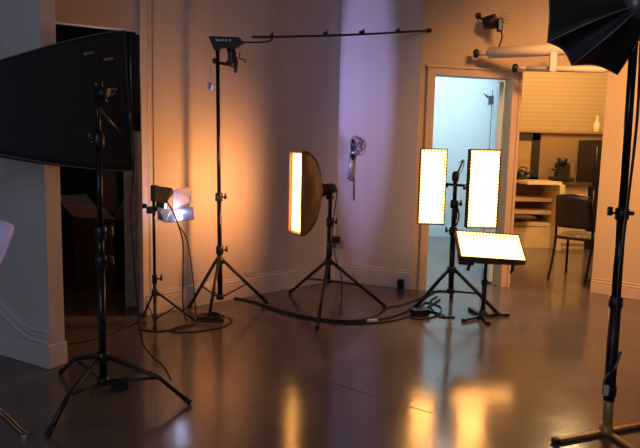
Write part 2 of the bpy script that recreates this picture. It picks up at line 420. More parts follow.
bm = new(); tube(bm, spline([P(240, 52, D0), P(239, 58, D0), P(244, 60, D0), P(245, 63, D0)]), .005, 6); build('lever', bm, 'black', root2)
bm = new(); lathe(bm, P(217, 61, D0), V((-1, 0, 0)), [(0, .012), (.01, .022), (.03, .022), (.035, .01)], 10); build('knob', bm, 'black', root2)
bm = new(); tube(bm, spline([P(243, 42, D0), P(256, 42.5, D0), P(268, 41.5, 4.52), P(272, 39, 4.53), P(271, 36.5, 4.53)]), .007, 8); build('boom_arm', bm, 'black', root2)
pend = on_plane(430, 30.5, E_, dn) - dn * .012
pstart = P(252, 37.2, 4.47)
root3 = thing('boom_pole', pstart, 'long thin black pole running level from the tallest stand to the door wall', 'pole')
bm = new(); n = 14
tube(bm, [pstart.lerp(pend, i / n) - Z * (.012 * math.sin(math.pi * i / n)) for i in range(n + 1)], .0095, 8); build('pole', bm, 'black', root3)
for x, w in ((270, .02), (323, .03), (362, .045), (403, .03)):
    f = (x - 252) / 178; f = f * 4.47 / (f * 4.47 + (1 - f) * pend.y) if 0 else f * .93
    p = pstart.lerp(pend, f); d = (pend - pstart).normalized()
    bm = new(); box(bm, p + Z * .003, (w, .03, .03), (d, V((-d.y, d.x, 0)), Z)); tube(bm, [p + Z * .01, p + Z * .032 + d * w * .6], .006, 6); build('clip', bm, 'black', root3, bevel=.004)
bm = new(); lathe(bm, pend, -(pend - pstart).normalized(), [(0, .018), (.03, .018), (.04, .01)], 10); build('end_cap', bm, 'rubber', root3)
# little wall hook on the orange wall
hp = on_plane(210, 86, C, wn) + wn * .004
root = thing('wall_hook', hp, 'tiny grey hook with a thin wire on the wall left of the tallest stand', 'hook')
bm = new(); lathe(bm, hp, wn, [(0, .022), (.008, .02), (.012, .01)], 10); tube(bm, spline([hp + wn * .01, hp + wn * .03, hp + wn * .03 - Z * .04, hp + wn * .015 - Z * .05]), .006, 6); build('hook', bm, 'grey_metal', root)
bm = new(); tube(bm, [hp + wn * .012, hp + wn * .01 + Z * .15], .002, 6); build('wire', bm, 'grey_metal', root)

# --- strip softbox on tripod
Ds = 4.53
sbase = flat(P(327.5, 290, Ds)); stop = P(330.5, 192, Ds)
root = thing('light_stand', sbase, 'black tripod stand of the glowing strip softbox', 'light stand')
tripod(root, sbase, stop, .02, P(328, 262, Ds).z, P(328, 281, Ds).z, [G(317, 330), G(290, 294), G(385, 308)], .5, 0, leg_r=.014, brace_r=.009, collars=((P(328, 222, Ds).z, .1),))
sn = V((-.88, -.47, 0)).normalized(); sw = V((-sn.y, sn.x, 0))   # front normal, width axis
if sw.x < 0: sw = -sw
fc = P(298.3, 192.8, 4.37); ring = P(320, 190, 4.51)
sax = (ring - fc)
sroot = thing('strip_softbox', ring, 'glowing narrow strip softbox with warm glow-tinted fabric sides facing left', 'softbox')
WS, HS = .22, .64
def corner(a, b): return fc + sw * (WS / 2 * a) + Z * (HS / 2 * b)
def shell_pt(u, v):
    # u round the rectangle, v from front (0) to ring (1)
    q = u * 4; k = int(q) % 4; f = q - int(q)
    cs = [(-1, -1), (1, -1), (1, 1), (-1, 1)]
    a = corner(*cs[k]).lerp(corner(*cs[(k + 1) % 4]), f)
    ang = math.atan2((a - fc).dot(Z), (a - fc).dot(sw))
    c = ring + (sw * math.cos(ang) + Z * math.sin(ang)) * .045
    p = a.lerp(c, v)
    bul = math.sin(math.pi * v) ** .8
    return p + ((a - fc).normalized()) * (.048 * bul) + sax.normalized() * (.03 * bul)
bm = new(); grid(bm, shell_pt, 48, 10); bmesh.ops.remove_doubles(bm, verts=bm.verts, dist=1e-5)
build('fabric_shell', bm, 'glow_fabric', sroot)
bm = new()
for cs in ((-1, -1), (1, -1), (1, 1), (-1, 1)):
    k = [(-1, -1), (1, -1), (1, 1), (-1, 1)].index(cs) / 4
    tube(bm, [shell_pt(k, i / 10) for i in range(11)], .005, 6)
build('corner_rods', bm, 'fabric', sroot)
bm = new()
for a, b in (((-1, -1), (1, -1)), ((1, -1), (1, 1)), ((1, 1), (-1, 1)), ((-1, 1), (-1, -1))):
    d = (corner(*b) - corner(*a)).normalized(); box(bm, (corner(*a) + corner(*b)) / 2 + sn * .012, ((corner(*b) - corner(*a)).length + .014, .035, .014), (d, sn, d.cross(sn)))
build('front_rim', bm, 'glow_fabric', sroot)
bm = new(); fa = fc + sn * .004; grid(bm, lambda u, v: fa + sw * (WS * .96 * (u - .5)) + Z * (HS * .97 * (v - .5)), 1, 1, False, True)
ld = led_mat('softbox_diffuser_light', WS, HS, 11, .012, .022)
build('diffuser', bm, ld, sroot, recalc=False)
bm = new(); lathe(bm, ring - sax.normalized() * .005, sax, [(0, .05), (.01, .06), (.025, .06), (.03, .045)], 18); build('speed_ring', bm, 'black', sroot)
hroot = thing('studio_strobe', P(331, 190, Ds), 'small black studio flash head behind the strip softbox', 'flash head')
hx = sax.normalized()
hs = ring + hx * .03
bm = new(); lathe(bm, hs, hx, [(0, .035), (.02, .045), (.10, .045), (.12, .040), (.13, .03)], 16); build('body', bm, 'black', hroot)
bm = new(); tube(bm, [hs + hx * .06 - Z * .03, hs + hx * .06 - Z * .085], [.022, .018], 10); lathe(bm, hs + hx * .06 - Z * .07, V((1, -.4, 0)), [(0, .012), (.02, .012), (.03, .018), (.045, .018)], 10); build('tilt_bracket', bm, 'black', hroot)
bm = new(); tube(bm, spline([hs + hx * .13, hs + hx * .16 - Z * .02, hs + hx * .15 - Z * .1, V((stop.x, stop.y, .75)) + V((.03, -.02, 0)), V((stop.x, stop.y, .45)) + V((.02, -.02, 0))]), .005, 6); build('power_lead', bm, 'rubber', hroot)

# --- pair of LED panels on one stand
Dl = 4.58
lb = flat(P(451.5, 280, Dl)); lt = P(455.5, 178, Dl)
lroot = thing('light_stand', lb, 'black tripod stand between the two upright glowing panels', 'light stand')
tripod(lroot, lb, lt, .023, P(451.5, 270, Dl).z, P(450.5, 291, Dl).z, [G(412, 313), G(499, 317), lb + V((.1, .42, 0))], .5, 0, leg_r=.016, brace_r=.009, collars=((P(453, 231, Dl).z, 2.8), (P(454, 204, Dl).z, .3)))
bm = new(); lathe(bm, lt - Z * .03, Z, [(0, .024), (.03, .03), (.07, .028), (.085, .018)], 12); build('head_knuckle', bm, 'black', lroot)
bm = new(); tube(bm, [P(444, 184, Dl - .02), P(470, 186, Dl - .02)], .012, 8); build('cross_arm', bm, 'black', lroot)
bm = new(); tube(bm, spline([P(456, 178, Dl - .02), P(459, 170, Dl - .03), P(463, 161, Dl - .03)]), .008, 6); tube(bm, spline([P(456, 178, Dl - .02), P(462, 171, Dl - .03), P(464, 160, Dl - .03), P(459, 163, Dl - .03)]), .004, 6); build('clamp_lever', bm, 'grey_metal', lroot)
bm = new(); box(bm, P(454.5, 214, Dl - .03), (.04, .04, .09)); tube(bm, spline([P(457, 206, Dl - .03), P(459, 216, Dl - .03), P(456, 226, Dl - .03)]), .007, 6); build('cable_clip', bm, 'black', lroot)
def led_panel(name, corners, label, thick=.05, back=None, band=None, strength=18.0, group=None):
    """corners: TL, TR, BR, BL of the lit face as seen"""
    TL, TR, BR, BL = [V(c) for c in corners]
    c = (TL + TR + BR + BL) / 4; rx = ((TR - TL) + (BR - BL)).normalized(); uy = ((TL - BL) + (TR - BR)); uy = (uy - rx * uy.dot(rx)).normalized()
    n = rx.cross(uy)                       # towards the viewer
    if n.y > 0: n = -n
    W = ((TR - TL).length + (BR - BL).length) / 2; H = ((TL - BL).length + (TR - BR).length) / 2
    root = thing(name, c - n * thick, label, 'light panel')
    q = [(c + rx * (W * a / 2) + uy * (H * b / 2)) for a, b in ((-1, -1), (1, -1), (1, 1), (-1, 1))]
    bm = new(); box(bm, c - n * (thick / 2 + .004), (W, thick, H), (rx, n, uy)); build('housing', bm, 'black', root, bevel=.006)
    bm = new(); t = .009
    for s in (-1, 1):
        box(bm, c + rx * (s * (W / 2 - t / 2)) + n * .002, (t, .016, H), (rx, n, uy)); box(bm, c + uy * (s * (H / 2 - t / 2)) + n * .002, (W, .016, t), (rx, n, uy))
    build('face_frame', bm, 'black', root)
    Wf, Hf = W - 2 * t, H - 2 * t
    bm = new(); grid(bm, lambda u, v: c + n * .003 + rx * (Wf * (u - .5)) + uy * (Hf * (v - .5)), 1, 1, False, True)
    build('led_face', bm, led_mat(name + '_light', Wf, Hf, strength, .017, .0265, band), root, recalc=False)
    return root, c, rx, uy, n, W, H
Dp = 4.50
pr, c, rx, uy, n, W, H = led_panel('led_panel', [P(417.5, 148.5, Dp), P(445.3, 148.8, Dp - .02), P(446.5, 225, Dp), P(420, 224, Dp + .02)], 'left upright glowing rectangular panel, on the shared tripod stand')
bm = new(); tube(bm, [c - n * .05 + rx * .04, c - n * .09 + rx * .13, P(447, 185, Dl - .02)], .012, 8); build('mount_yoke', bm, 'black', pr)
pr, c, rx, uy, n, W, H = led_panel('led_panel', [P(469.5, 149, Dp - .06), P(500, 149.6, Dp - .04), P(497.5, 228.5, Dp - .04), P(466.5, 228, Dp - .06)], 'right upright glowing rectangular panel, in front of the bright doorway edge')
bm = new(); tube(bm, [c - n * .05 - rx * .04, c - n * .09 - rx * .13, P(468, 186, Dl - .02)], .012, 8); build('mount_yoke', bm, 'black', pr)
# --- low panel tilted up on its own short stand
D3 = 4.22
pr, c, rx, uy, n, W, H = led_panel('led_panel', [P(459, 231, D3 + .16), P(523, 236, D3 + .18), P(522, 261, D3 - .02), P(456, 257, D3 - .04)], 'low glowing panel tilted back on a short stand, below the two upright ones', .04, band=.05, strength=18)
for s in (-1, 1):
    bm = new(); p = c + rx * (W * .33 * s) - uy * (H * .46) - n * .05
    tube(bm, [p, p - Z * .035, p - Z * .04 - n * .04], .013, 8); build('handle', bm, 'black', pr)
bm = new(); box(bm, c - n * .09 - uy * .03, (.2, .05, .12), (rx, n, uy)); build('power_box', bm, 'black', pr, bevel=.006)
bm = new(); box(bm, c - n * .10 - rx * .17 - uy * .05, (.12, .06, .1), (rx, n, uy)); box(bm, c - n * .10 + rx * .17 - uy * .06, (.16, .05, .03), (rx, n, uy)); build('yoke', bm, 'black', pr, bevel=.004)
sb3 = flat(G(482.5, 318)); 
st3 = flat(c - n * .10, (c - n * .10 - uy * .05).z)
s3 = thing('floor_stand', sb3, 'short black stand with flat feet under the low tilted panel', 'light stand')
bm = new(); tube(bm, [sb3 + Z * .04, sb3.lerp(st3, .6)], .019, 12); build('column_tube', bm, 'black', s3)
bm = new(); tube(bm, [sb3.lerp(st3, .58), st3], .015, 12); build('column_tube', bm, 'black', s3)
bm = new(); lathe(bm, sb3.lerp(st3, .56), Z, [(0, .022), (.004, .027), (.04, .027), (.045, .02)], 12); build('collar', bm, 'black', s3)
bm = new(); lathe(bm, sb3, Z, [(0, .045), (.03, .045), (.05, .03), (.07, .022)], 14); build('base_hub', bm, 'black', s3)
for q in (G(463, 322), G(508, 316), G(488, 325), G(470, 310)):
    dv = (q - sb3); dv.z = 0; L_ = dv.length; dv.normalize()
    bm = new(); box(bm, sb3 + dv * (L_ / 2) + Z * .017, (L_, .03, .02), (dv, V((-dv.y, dv.x, 0)), Z)); lg = build('leg', bm, 'black', s3, bevel=.003)
    bm = new(); box(bm, sb3 + dv * (L_ - .012) + Z * .013, (.03, .036, .026), (dv, V((-dv.y, dv.x, 0)), Z)); build('foot_tip', bm, 'rubber', lg, bevel=.003)

# --- barn door light
Db = 4.08
bb = flat(P(155, 300, Db)); bt = P(153.5, 188, Db)
broot = thing('light_stand', bb, 'short thin black tripod stand holding the small barn door spotlight', 'light stand')
tripod(broot, bb, bt, .013, P(154.8, 293, Db).z, P(155, 318, Db).z, [G(155, 330), G(193, 320), G(143, 318)], .5, 0, leg_r=.009, brace_r=.005, collars=((P(155, 279, Db).z, .3),))
bh = P(153, 206, Db)
blr = thing('barn_door_light', bh, 'small white lit spotlight with four open barn door flaps beside the dark opening', 'spotlight')
bm = new(); box(bm, P(154.3, 193, Db), (.042, .07, .115)); hb = build('head_body', bm, 'black', blr, bevel=.008)
bm = new(); box(bm, P(151.5, 210, Db), (.06, .06, .05)); lathe(bm, P(147, 206, Db), V((-1, 0, 0)), [(0, .012), (.015, .02), (.03, .02)], 10); build('clamp', bm, 'black', blr, bevel=.005)
bm = new(); lathe(bm, P(156, 204, Db), V((.9, .3, -.05)), [(0, .05), (.04, .062), (.055, .062), (.06, .055)], 18); build('lamp_barrel', bm, 'black', blr)
bm = new(); lathe(bm, P(165, 205.5, Db + .02), V((.9, .3, -.05)), [(0, .05), (.004, .05)], 18)
build('lens', bm, mat('cool_lit_lens', (.8, .8, .9), .2, emit=(.72, .78, 1), estr=14), blr)
def leaf(pts, m, th=.004):
    q = [P(x, y, d) for x, y, d in pts]; bm = new()
    nn = (q[1] - q[0]).cross(q[2] - q[0]).normalized(); slab(bm, q, nn * th); return build('barn_door', bm, m, blr, bevel=.0015)
leaf([(155, 185.5, 4.04), (172, 188, 4.10), (174, 193, 4.10), (165.5, 204, 4.03), (155, 200, 3.99)], 'leaf_grey')
leaf([(173, 190, 4.13), (189, 187, 4.25), (191.5, 192, 4.26), (191, 202, 4.26), (186, 207, 4.24), (174, 209, 4.12)], 'leaf_lit')
leaf([(174, 210, 4.12), (187, 206.5, 4.24), (193, 207, 4.22), (194.5, 219, 4.02), (172, 222, 3.92), (164, 222, 3.9)], 'leaf_lit')
leaf([(157, 207, 4.0), (171, 209, 4.1), (166, 222, 3.9), (158, 219, 3.9)], 'leaf_grey')
bm = new(); tube(bm, spline([P(166, 200, 4.0), P(173, 212, 3.86), P(178, 224, 3.95), P(183, 243, 4.05), P(183, 270, 4.07), P(183, 305, 4.08), G(186, 322) + Z * .008]), .0055, 6)
tag(build('power_lead', bm, 'rubber'), 'black lead hanging from the barn door light to the floor', 'cable')
bm = new(); tube(bm, spline([P(178, 224, 4.0), P(187, 240, 4.08), P(191, 262, 4.1), P(194, 290, 4.12), G(196, 316) + Z * .008]), .0045, 6)
tag(build('power_lead', bm, 'rubber'), 'thinner black lead looping right of the barn door light down to the floor coil', 'cable')

# --- big black softbox at left, seen from behind
Dk = 2.74
kb = flat(P(103, 370, Dk)); kt = P(97.5, 84, Dk)
kroot = thing('light_stand', kb, 'black foreground tripod stand at left, under the big black softbox', 'light stand')
tripod(kroot, kb, kt, .019, P(103, 357, Dk).z, P(103, 381, Dk).z, [G(48, 437), G(190, 405), G(61, 374)], .62, .05, leg_r=.012, brace_r=.0085, collars=((P(101, 262, Dk).z, .1), (P(100.5, 233, Dk).z, .1), (P(98, 140, Dk).z, 2.8)))
bm = new(); lathe(bm, kt - Z * .03, Z, [(0, .02), (.02, .026), (.05, .026)], 12); tube(bm, [P(97, 92, Dk), P(108, 95, Dk)], [.028, .034], 12)
tube(bm, [P(108, 100, Dk), P(114, 91, Dk)], .006, 6); build('tilt_head', bm, 'black', kroot)
bm = new(); tube(bm, [P(100, 110, Dk), P(120, 133, 2.95)], .008, 8); build('tilt_lever', bm, 'grey_metal', kroot)
mc = P(108, 104, 3.14); ma = V((.72, .66, 0.05)).normalized()
mw = V((ma.y, -ma.x, 0)).normalized(); mu = mw.cross(ma).normalized()
if mu.z < 0: mu = -mu
kroot2 = thing('softbox', mc, 'big black softbox seen from behind at the left edge, facing the room', 'softbox')
def lsb(u, v):
    # u round, v from mouth (0) to the narrow back (1)
    q = u * 4; k = int(q) % 4; f = q - int(q); cs = [(-1, -1), (1, -1), (1, 1), (-1, 1)]
    def cr(a, b): return mc + mw * (.26 * a) + mu * (.355 * b)
    def bk(a, b): return mc - ma * .95 + mw * (.10 * a) + mu * (.10 * b) + Z * (-.06)
    a = cr(*cs[k]).lerp(cr(*cs[(k + 1) % 4]), f); c = bk(*cs[k]).lerp(bk(*cs[(k + 1) % 4]), f)
    p = a.lerp(c, v); bul = math.sin(math.pi * min(1, v * 1.1)) ** .7 if v < .9 else 0
    ctr = mc.lerp(mc - ma * .95, v)
    return p + (p - ctr) * (.10 * bul) + (p - ctr) * (-.04 * abs(math.sin(math.pi * f)))
bm = new(); grid(bm, lsb, 64, 16); bmesh.ops.remove_doubles(bm, verts=bm.verts, dist=1e-5); build('fabric_shell', bm, 'fabric', kroot2)
for k in range(4):
    bm = new(); tube(bm, [lsb(k / 4, i / 16) for i in range(17)], .004, 6); build('seam', bm, 'fabric_edge', kroot2)
for u, v in ((.455, .06), (.47, .16), (.40, .05)):
    p, q = lsb(u, v), lsb(u, v + .07); d = (q - p).normalized(); nn = d.cross(mu).normalized(); nn = nn if nn.y < 0 else -nn
    bm = new(); box(bm, (p + q) / 2 + nn * .006, (.05, .004, .013), (d, nn, nn.cross(d))); build('edge_glint', bm, 'rib', kroot2, bevel=.0015)  # pale strips painted in for fabric edges catching light
bm = new(); tube(bm, [lsb(i / 64, .0) for i in range(65)], .007, 6); build('mouth_rim', bm, 'fabric', kroot2)
bm = new(); fa = mc + ma * .0; grid(bm, lambda u, v: fa - ma * .03 + mw * (.5 * (u - .5)) + mu * (.68 * (v - .5)), 1, 1, False); build('diffuser', bm, 'white_plastic', kroot2)
bm = new(); lathe(bm, mc - ma * 1.15 - Z * .06, ma, [(0, .05), (.02, .06), (.22, .06), (.24, .075)], 16); build('light_head', bm, 'black', kroot2)
# cable down the right of the stand
bm = new(); tube(bm, spline([P(112, 90, 2.82), P(126, 110, 2.85), P(133, 140, 2.9), P(134, 170, 2.9), P(131, 208, 2.9), P(134, 260, 2.9), P(137, 300, 2.9), P(141, 338, 2.88), P(150, 354, 2.85), P(163, 366, 2.80), P(171, 380, 2.76)]), .005, 6)
tag(build('power_cable', bm, 'rubber'), 'black cable hanging from the big left softbox down to the foreground stand leg', 'cable')
bp_ = G(120, 389)
root = thing('power_brick', bp_, 'small black power brick on the floor under the foreground left stand', 'power brick')
bm = new(); box(bm, bp_ + Z * .025, (.09, .055, .05), (V((.95, .3, 0)), V((-.3, .95, 0)), Z)); build('brick_body', bm, 'rubber', root, bevel=.01)
bm = new(); tube(bm, spline([bp_ + V((.04, .02, .03)), G(128, 379) + Z * .006, G(136, 371) + Z * .006, G(150, 374) + Z * .006]), .005, 6); build('lead', bm, 'rubber', root)
bm = new(); tube(bm, spline([bp_ + V((-.045, -.01, .03)), G(95, 389) + Z * .006, G(92, 396) + Z * .006]), .004, 6); build('lead', bm, 'rubber', root)

# --- lamp and chrome stand cut by the left edge
ct = G(25, 438)
croot = thing('chrome_stand', V((-1.66, 2.45, 0)), 'chrome stand foot poking in at the bottom left corner', 'light stand')
hubp = V((-1.66, 2.50, .42))
def chrome_leg(ft):
    bm = new(); d = (ft - hubp).normalized(); s = d.cross(Z).normalized() * .012
    tube(bm, [hubp + s, ft + s + Z * .012], .008, 8); tube(bm, [hubp - s, ft - s + Z * .012], .008, 8); lg = build('leg', bm, 'chrome', croot)
    bm = new(); box(bm, ft + Z * .012 + d * .005, (.03, .045, .024), (flat(d).normalized(), s.normalized(), Z)); build('foot_tip', bm, 'grey_metal', lg, bevel=.004)
chrome_leg(ct); chrome_leg(V((-1.95, 2.25, 0))); chrome_leg(V((-1.85, 2.85, 0)))
bm = new(); tube(bm, [hubp - Z * .1, hubp + Z * .62], .014, 12); build('column_tube', bm, 'chrome', croot)
lc = P(-18, 240, 2.4)
sroot2 = thing('lamp_shade', lc, 'round white lamp shade cut off by the left edge', 'lamp')
bm = new(); sd = V((.85, .3, -.35)).normalized()
lathe(bm, lc - sd * .05, sd, [(0, .03), (.01, .06), (.04, .092), (.08, .107), (.12, .108), (.145, .10), (.15, .08), (.14, .01)], 28); build('shade', bm, 'umbrella_white', sroot2)
bm = new(); tube(bm, [lc - sd * .16, lc - sd * .04], [.03, .035], 12); tube(bm, [lc - sd * .12, hubp + Z * .60], .010, 8); build('lamp_neck', bm, 'grey_metal', sroot2)

# --- right foreground stand and octabox
Dr = 2.54
rb = G(606, 436); rb = flat(P(606, 432, Dr)); rt = P(637.5, -8, Dr)
rroot = thing('light_stand', rb, 'thick black foreground stand at right with a metal foot tinted by warm light', 'light stand')
def rax(py): return P(606.5 + (637.5 - 606.5) * (432 - py) / 440, py, Dr)
for y0, y1, r, m in ((438, 392, .023, 'warm_metal'), (400, 300, .026, 'black'), (310, 212, .021, 'black_gloss'), (215, -8, .018, 'black_gloss')):
    bm = new(); a = rax(y0); a.z = max(a.z, .02); tube(bm, [a, rax(y1)], r, 14); build('column_tube', bm, m, rroot)
for y in (392, 304, 216):
    bm = new(); d = (rax(y - 10) - rax(y)).normalized(); lathe(bm, rax(y + 4), d, [(0, .024), (.006, .031), (.05, .031), (.056, .024)], 14); co = build('collar', bm, 'black', rroot)
    if y == 216:
        p = rax(213); bm = new(); tube(bm, [p, p + V((-.05, -.01, 0))], .007, 8); box(bm, p + V((-.06, -.01, .008)), (.02, .018, .04)); tube(bm, [p, p + V((.05, -.01, 0))], .010, 8); build('knob', bm, 'black', co, bevel=.004)
for q in (G(553, 443.5), rb + V((.42, .16, 0)), rb + V((.1, -.42, 0)), ):
    dv = q - rb; dv.z = 0; L_ = dv.length; dv.normalize(); sd_ = V((-dv.y, dv.x, 0))
    bm = new(); box(bm, rb + dv * (L_ / 2) + Z * .012, (L_, .03, .016), (dv, sd_, Z)); lg = build('leg', bm, 'warm_metal', rroot, bevel=.005)
    bm = new(); box(bm, rb + dv * (L_ - .015) + Z * .012, (.03, .034, .022), (dv, sd_, Z)); build('foot_tip', bm, 'rubber', lg, bevel=.004)
bm = new(); lathe(bm, rb, Z, [(0, .034), (.02, .036), (.03, .03), (.05, .028)], 16); build('base_hub', bm, 'warm_metal', rroot)
bm = new(); box(bm, rax(388) + V((-.03, -.03, 0)), (.022, .008, .05)); build('paper_tag', bm, 'white_tag', rroot, bevel=.002)
bm = new(); tube(bm, spline([rax(350) + V((.03, -.02, 0)), rax(365) + V((0, -.035, 0)), rax(378) + V((-.035, -.02, 0)), rax(392) + V((-.028, -.02, 0))]), .006, 6); build('cord_wrap', bm, 'grey_metal', rroot)
bm = new(); tube(bm, spline([P(641, 40, 2.46), P(637, 120, 2.46), P(627, 210, 2.46), P(620, 270, 2.46), P(616, 330, 2.47), P(610, 372, 2.46)]), .006, 6)
tag(build('power_cable', bm, 'rubber'), 'black cable hanging beside the thick right foreground stand', 'cable')
# octabox
oc = P(641, 2, 2.46); om = V((-.30, .88, -.30)).normalized(); op = oc + om * .24
rim_px = [(543, -35), (548, 42), (572, 65), (617, 74), (652, 27), (688, -20), (665, -75), (600, -88)]
rim = [on_plane(x, y, op, om) for x, y in rim_px]; rc = sum(rim, V()) / 8
oroot = thing('octabox', oc, 'black eight sided octabox softbox seen from behind at the top right', 'softbox')
def oct_pt(u, v):
    q = u * 8; k = int(q) % 8; f = q - int(q)
    a = rim[k].lerp(rim[(k + 1) % 8], f); a = a.lerp(rc, .065 * math.sin(math.pi * f))
    c = oc + (a - rc).normalized() * .05
    p = a.lerp(c, v); bul = math.sin(math.pi * v)
    return p - om * (.05 * bul * (1 - .5 * math.sin(math.pi * f)))
bm = new(); grid(bm, oct_pt, 64, 10); bmesh.ops.remove_doubles(bm, verts=bm.verts, dist=1e-5); build('fabric_shell', bm, 'fabric', oroot)
for k in range(8):
    bm = new(); tube(bm, [oct_pt(k / 8, i / 10) - om * .004 for i in range(11)], .0035, 6); build('rib', bm, 'rib', oroot)
bm = new(); tube(bm, [oct_pt(i / 64, 0) for i in range(65)], .005, 6); build('rim_piping', bm, 'fabric_edge', oroot)
bm = new(); vs = [bm.verts.new(oct_pt(i / 64, 0).lerp(rc, .02) + om * .01) for i in range(64)]; bm.faces.new(vs); build('diffuser', bm, 'white_plastic', oroot)
bm = new(); lathe(bm, oc + om * .03, -om, [(0, .07), (.02, .075), (.05, .06), (.06, .05), (.20, .048), (.22, .04)], 16); build('light_head', bm, 'grey_metal', oroot)
bm = new(); tube(bm, [oc - om * .1, oc - om * .1 - Z * .07, V((rt.x, rt.y, rt.z - .02))], .016, 8); build('tilt_bracket', bm, 'black', oroot)

# ------------------------------------------------------------------ things on the walls
# clamp hung on the violet lit wall
bn = -outward(D_, E_)
def W2(px, py, off=.02): return on_plane(px, py, D_, bn) + bn * off
root = thing('hanging_clamp', W2(355, 150), 'silver and black clamp with looped wire hung on the violet lit wall', 'clamp')
bm = new(); tube(bm, [W2(353, 140), W2(353.5, 155), W2(352, 160)], [.018, .022, .026], 10); build('clamp_body', bm, 'black', root)
bm = new(); tube(bm, [W2(351.5, 158), W2(352, 168), W2(350.5, 179)], [.03, .026, .032], 10); build('clamp_jaw', bm, 'silver', root)
bm = new(); tube(bm, [W2(350, 154), W2(358, 152)], [.018, .024], 10); build('pivot', bm, 'silver', root)
for k, (x, y, r) in enumerate(((358, 144, .055), (359, 148, .045), (357, 141, .04), (360, 143, .035))):
    bm = new(); c0 = W2(x, y, .03 + .008 * k); sdr = (E_ - D_).normalized()
    tube(bm, [c0 + sdr * (r * math.cos(i / 16 * 2 * math.pi)) + Z * (r * 1.2 * math.sin(i / 16 * 2 * math.pi)) for i in range(17)], .0045, 6); build('wire_loop', bm, 'grey_metal', root)
bm = new(); tube(bm, [W2(354, 178, .015), W2(354, 200, .012)], .005, 6); build('cord', bm, 'rubber', root)
bm = new(); lathe(bm, W2(353, 140, 0), bn, [(0, .012), (.03, .012)], 8); build('hook', bm, 'grey_metal', root)
# plugs and sockets
def socket(px, py, p0, nrm, label):
    c0 = on_plane(px, py, p0, nrm); d = V((nrm.y, -nrm.x, 0)); root = thing('wall_socket', c0, label, 'socket')
    bm = new(); box(bm, c0 + nrm * .006, (.13, .012, .085), (d, nrm, Z)); pl = build('face_plate', bm, 'socket', root, bevel=.004)
    for s in (-1, 1):
        for q in ((-.012, -.008), (.012, -.008), (0, .012)):
            bm = new(); box(bm, c0 + nrm * .012 + d * (.032 * s + q[0]) + Z * q[1], (.006, .004, .009), (d, nrm, Z)); build('pin_hole', bm, 'black', pl)
    return root, c0, d
socket(250, 276, C, wn, 'pale double wall socket low on the orange lit wall')
socket(393, 273, D_, bn, 'double wall socket low on the violet wall near the door')
r_, c0, d = socket(339, 243, D_, bn, 'wall socket near the room corner with a black plug in it')
c1 = W2(338, 239, .04)
root = thing('wall_plug', c1, 'black plug with trailing cable in the wall near the corner', 'plug')
bm = new(); box(bm, c1, (.07, .06, .06), ((E_ - D_).normalized(), bn, Z)); build('plug_body', bm, 'rubber', root, bevel=.008)
bm = new(); tube(bm, spline([c1 + bn * .03, W2(336.5, 250, .06), W2(339, 262, .05), W2(343, 274, .05), G(342, 296) + Z * .006, G(340, 315) + Z * .006]), .006, 6); build('lead', bm, 'rubber', root)
bm = new(); p = W2(402, 287, .05); box(bm, flat(p, .05), (.06, .05, .10)); 
tag(build('floor_box', bm, 'black', bevel=.006), 'small black box on the floor against the baseboard beside the door', 'box')
# wall spotlight above the door
wl = on_plane(492, 22, E_ + ddir * 1.0, dn); wl = P(491, 23, 5.30)
wall_pt = on_plane(478, 16, E_, dn)
root = thing('wall_spotlight', wall_pt, 'small black spotlight on a bracket above the doorway', 'spotlight')
bm = new(); lathe(bm, wl + V((-.06, .03, .0)), V((.8, -.55, .1)), [(0, .035), (.01, .058), (.06, .062), (.11, .066), (.115, .055)], 18); build('lamp_body', bm, 'black', root)
bm = new(); tube(bm, [wall_pt, wl + V((-.05, .02, .02))], .010, 8); lathe(bm, wall_pt, -dn, [(0, .03), (.012, .03)], 12); build('bracket', bm, 'black', root)
for k in range(5):
    a = k / 5 * 1.6 - .2; p = wl + V((.03, -.04, 0)); bm = new()
    tube(bm, [p, p + V((.10 * math.cos(a), -.06, .10 * math.sin(a)))], .003, 6); build('cage_wire', bm, 'grey_metal', root)
bm = new(); box(bm, P(500, 25, 5.26), (.05, .05, .12)); build('junction', bm, 'black', root, bevel=.01)
bm = new(); tube(bm, spline([P(501, 30, 5.28), P(502, 37, 5.3), P(500, 44, 5.35), P(497.5, 50, 5.4)]), .007, 6); build('cord', bm, 'rubber', root)
# backdrop roll holder across the kitchen lintel
ln_ = outward(Fp, R0)
def roll(name, a, b, r, label):
    root = thing(name, a, label, 'roll'); bm = new(); tube(bm, [a, b], r, 16); build('paper_roll', bm, 'roll_paper', root)
    d = (b - a).normalized()
    bm = new(); tube(bm, [a - d * .09, a + d * .02], r * .45, 10); build('core_tube', bm, 'roll_paper', root)
    bm = new(); lathe(bm, a - d * .13, d, [(0, .025), (.01, .04), (.04, .04), (.05, .02)], 14); build('end_cap', bm, 'black', root)
    bm = new(); tube(bm, [b - d * .05, b + d * .05], r * .5, 10); build('end_pin', bm, 'roll_paper', root)
    return root
roll('backdrop_roll', P(488, 53, 5.26), P(598, 48, 4.98), .05, 'upper pale backdrop paper roll over the kitchen opening, partly behind the octabox')
roll('backdrop_roll', P(527, 68.5, 5.22), P(606, 70, 4.92), .026, 'lower thinner backdrop tube with a black end cap over the kitchen opening')
bm = new(); box(bm, P(553, 62, 5.06), (.06, .03, .17)); tube(bm, [P(553, 52, 5.06), P(553, 52, 5.30)], .02, 8); build_o = build('bracket_plate', bm, 'white_plastic', bevel=.006)
tag(build_o, 'pale hook bracket carrying the backdrop rolls over the kitchen opening', 'bracket')

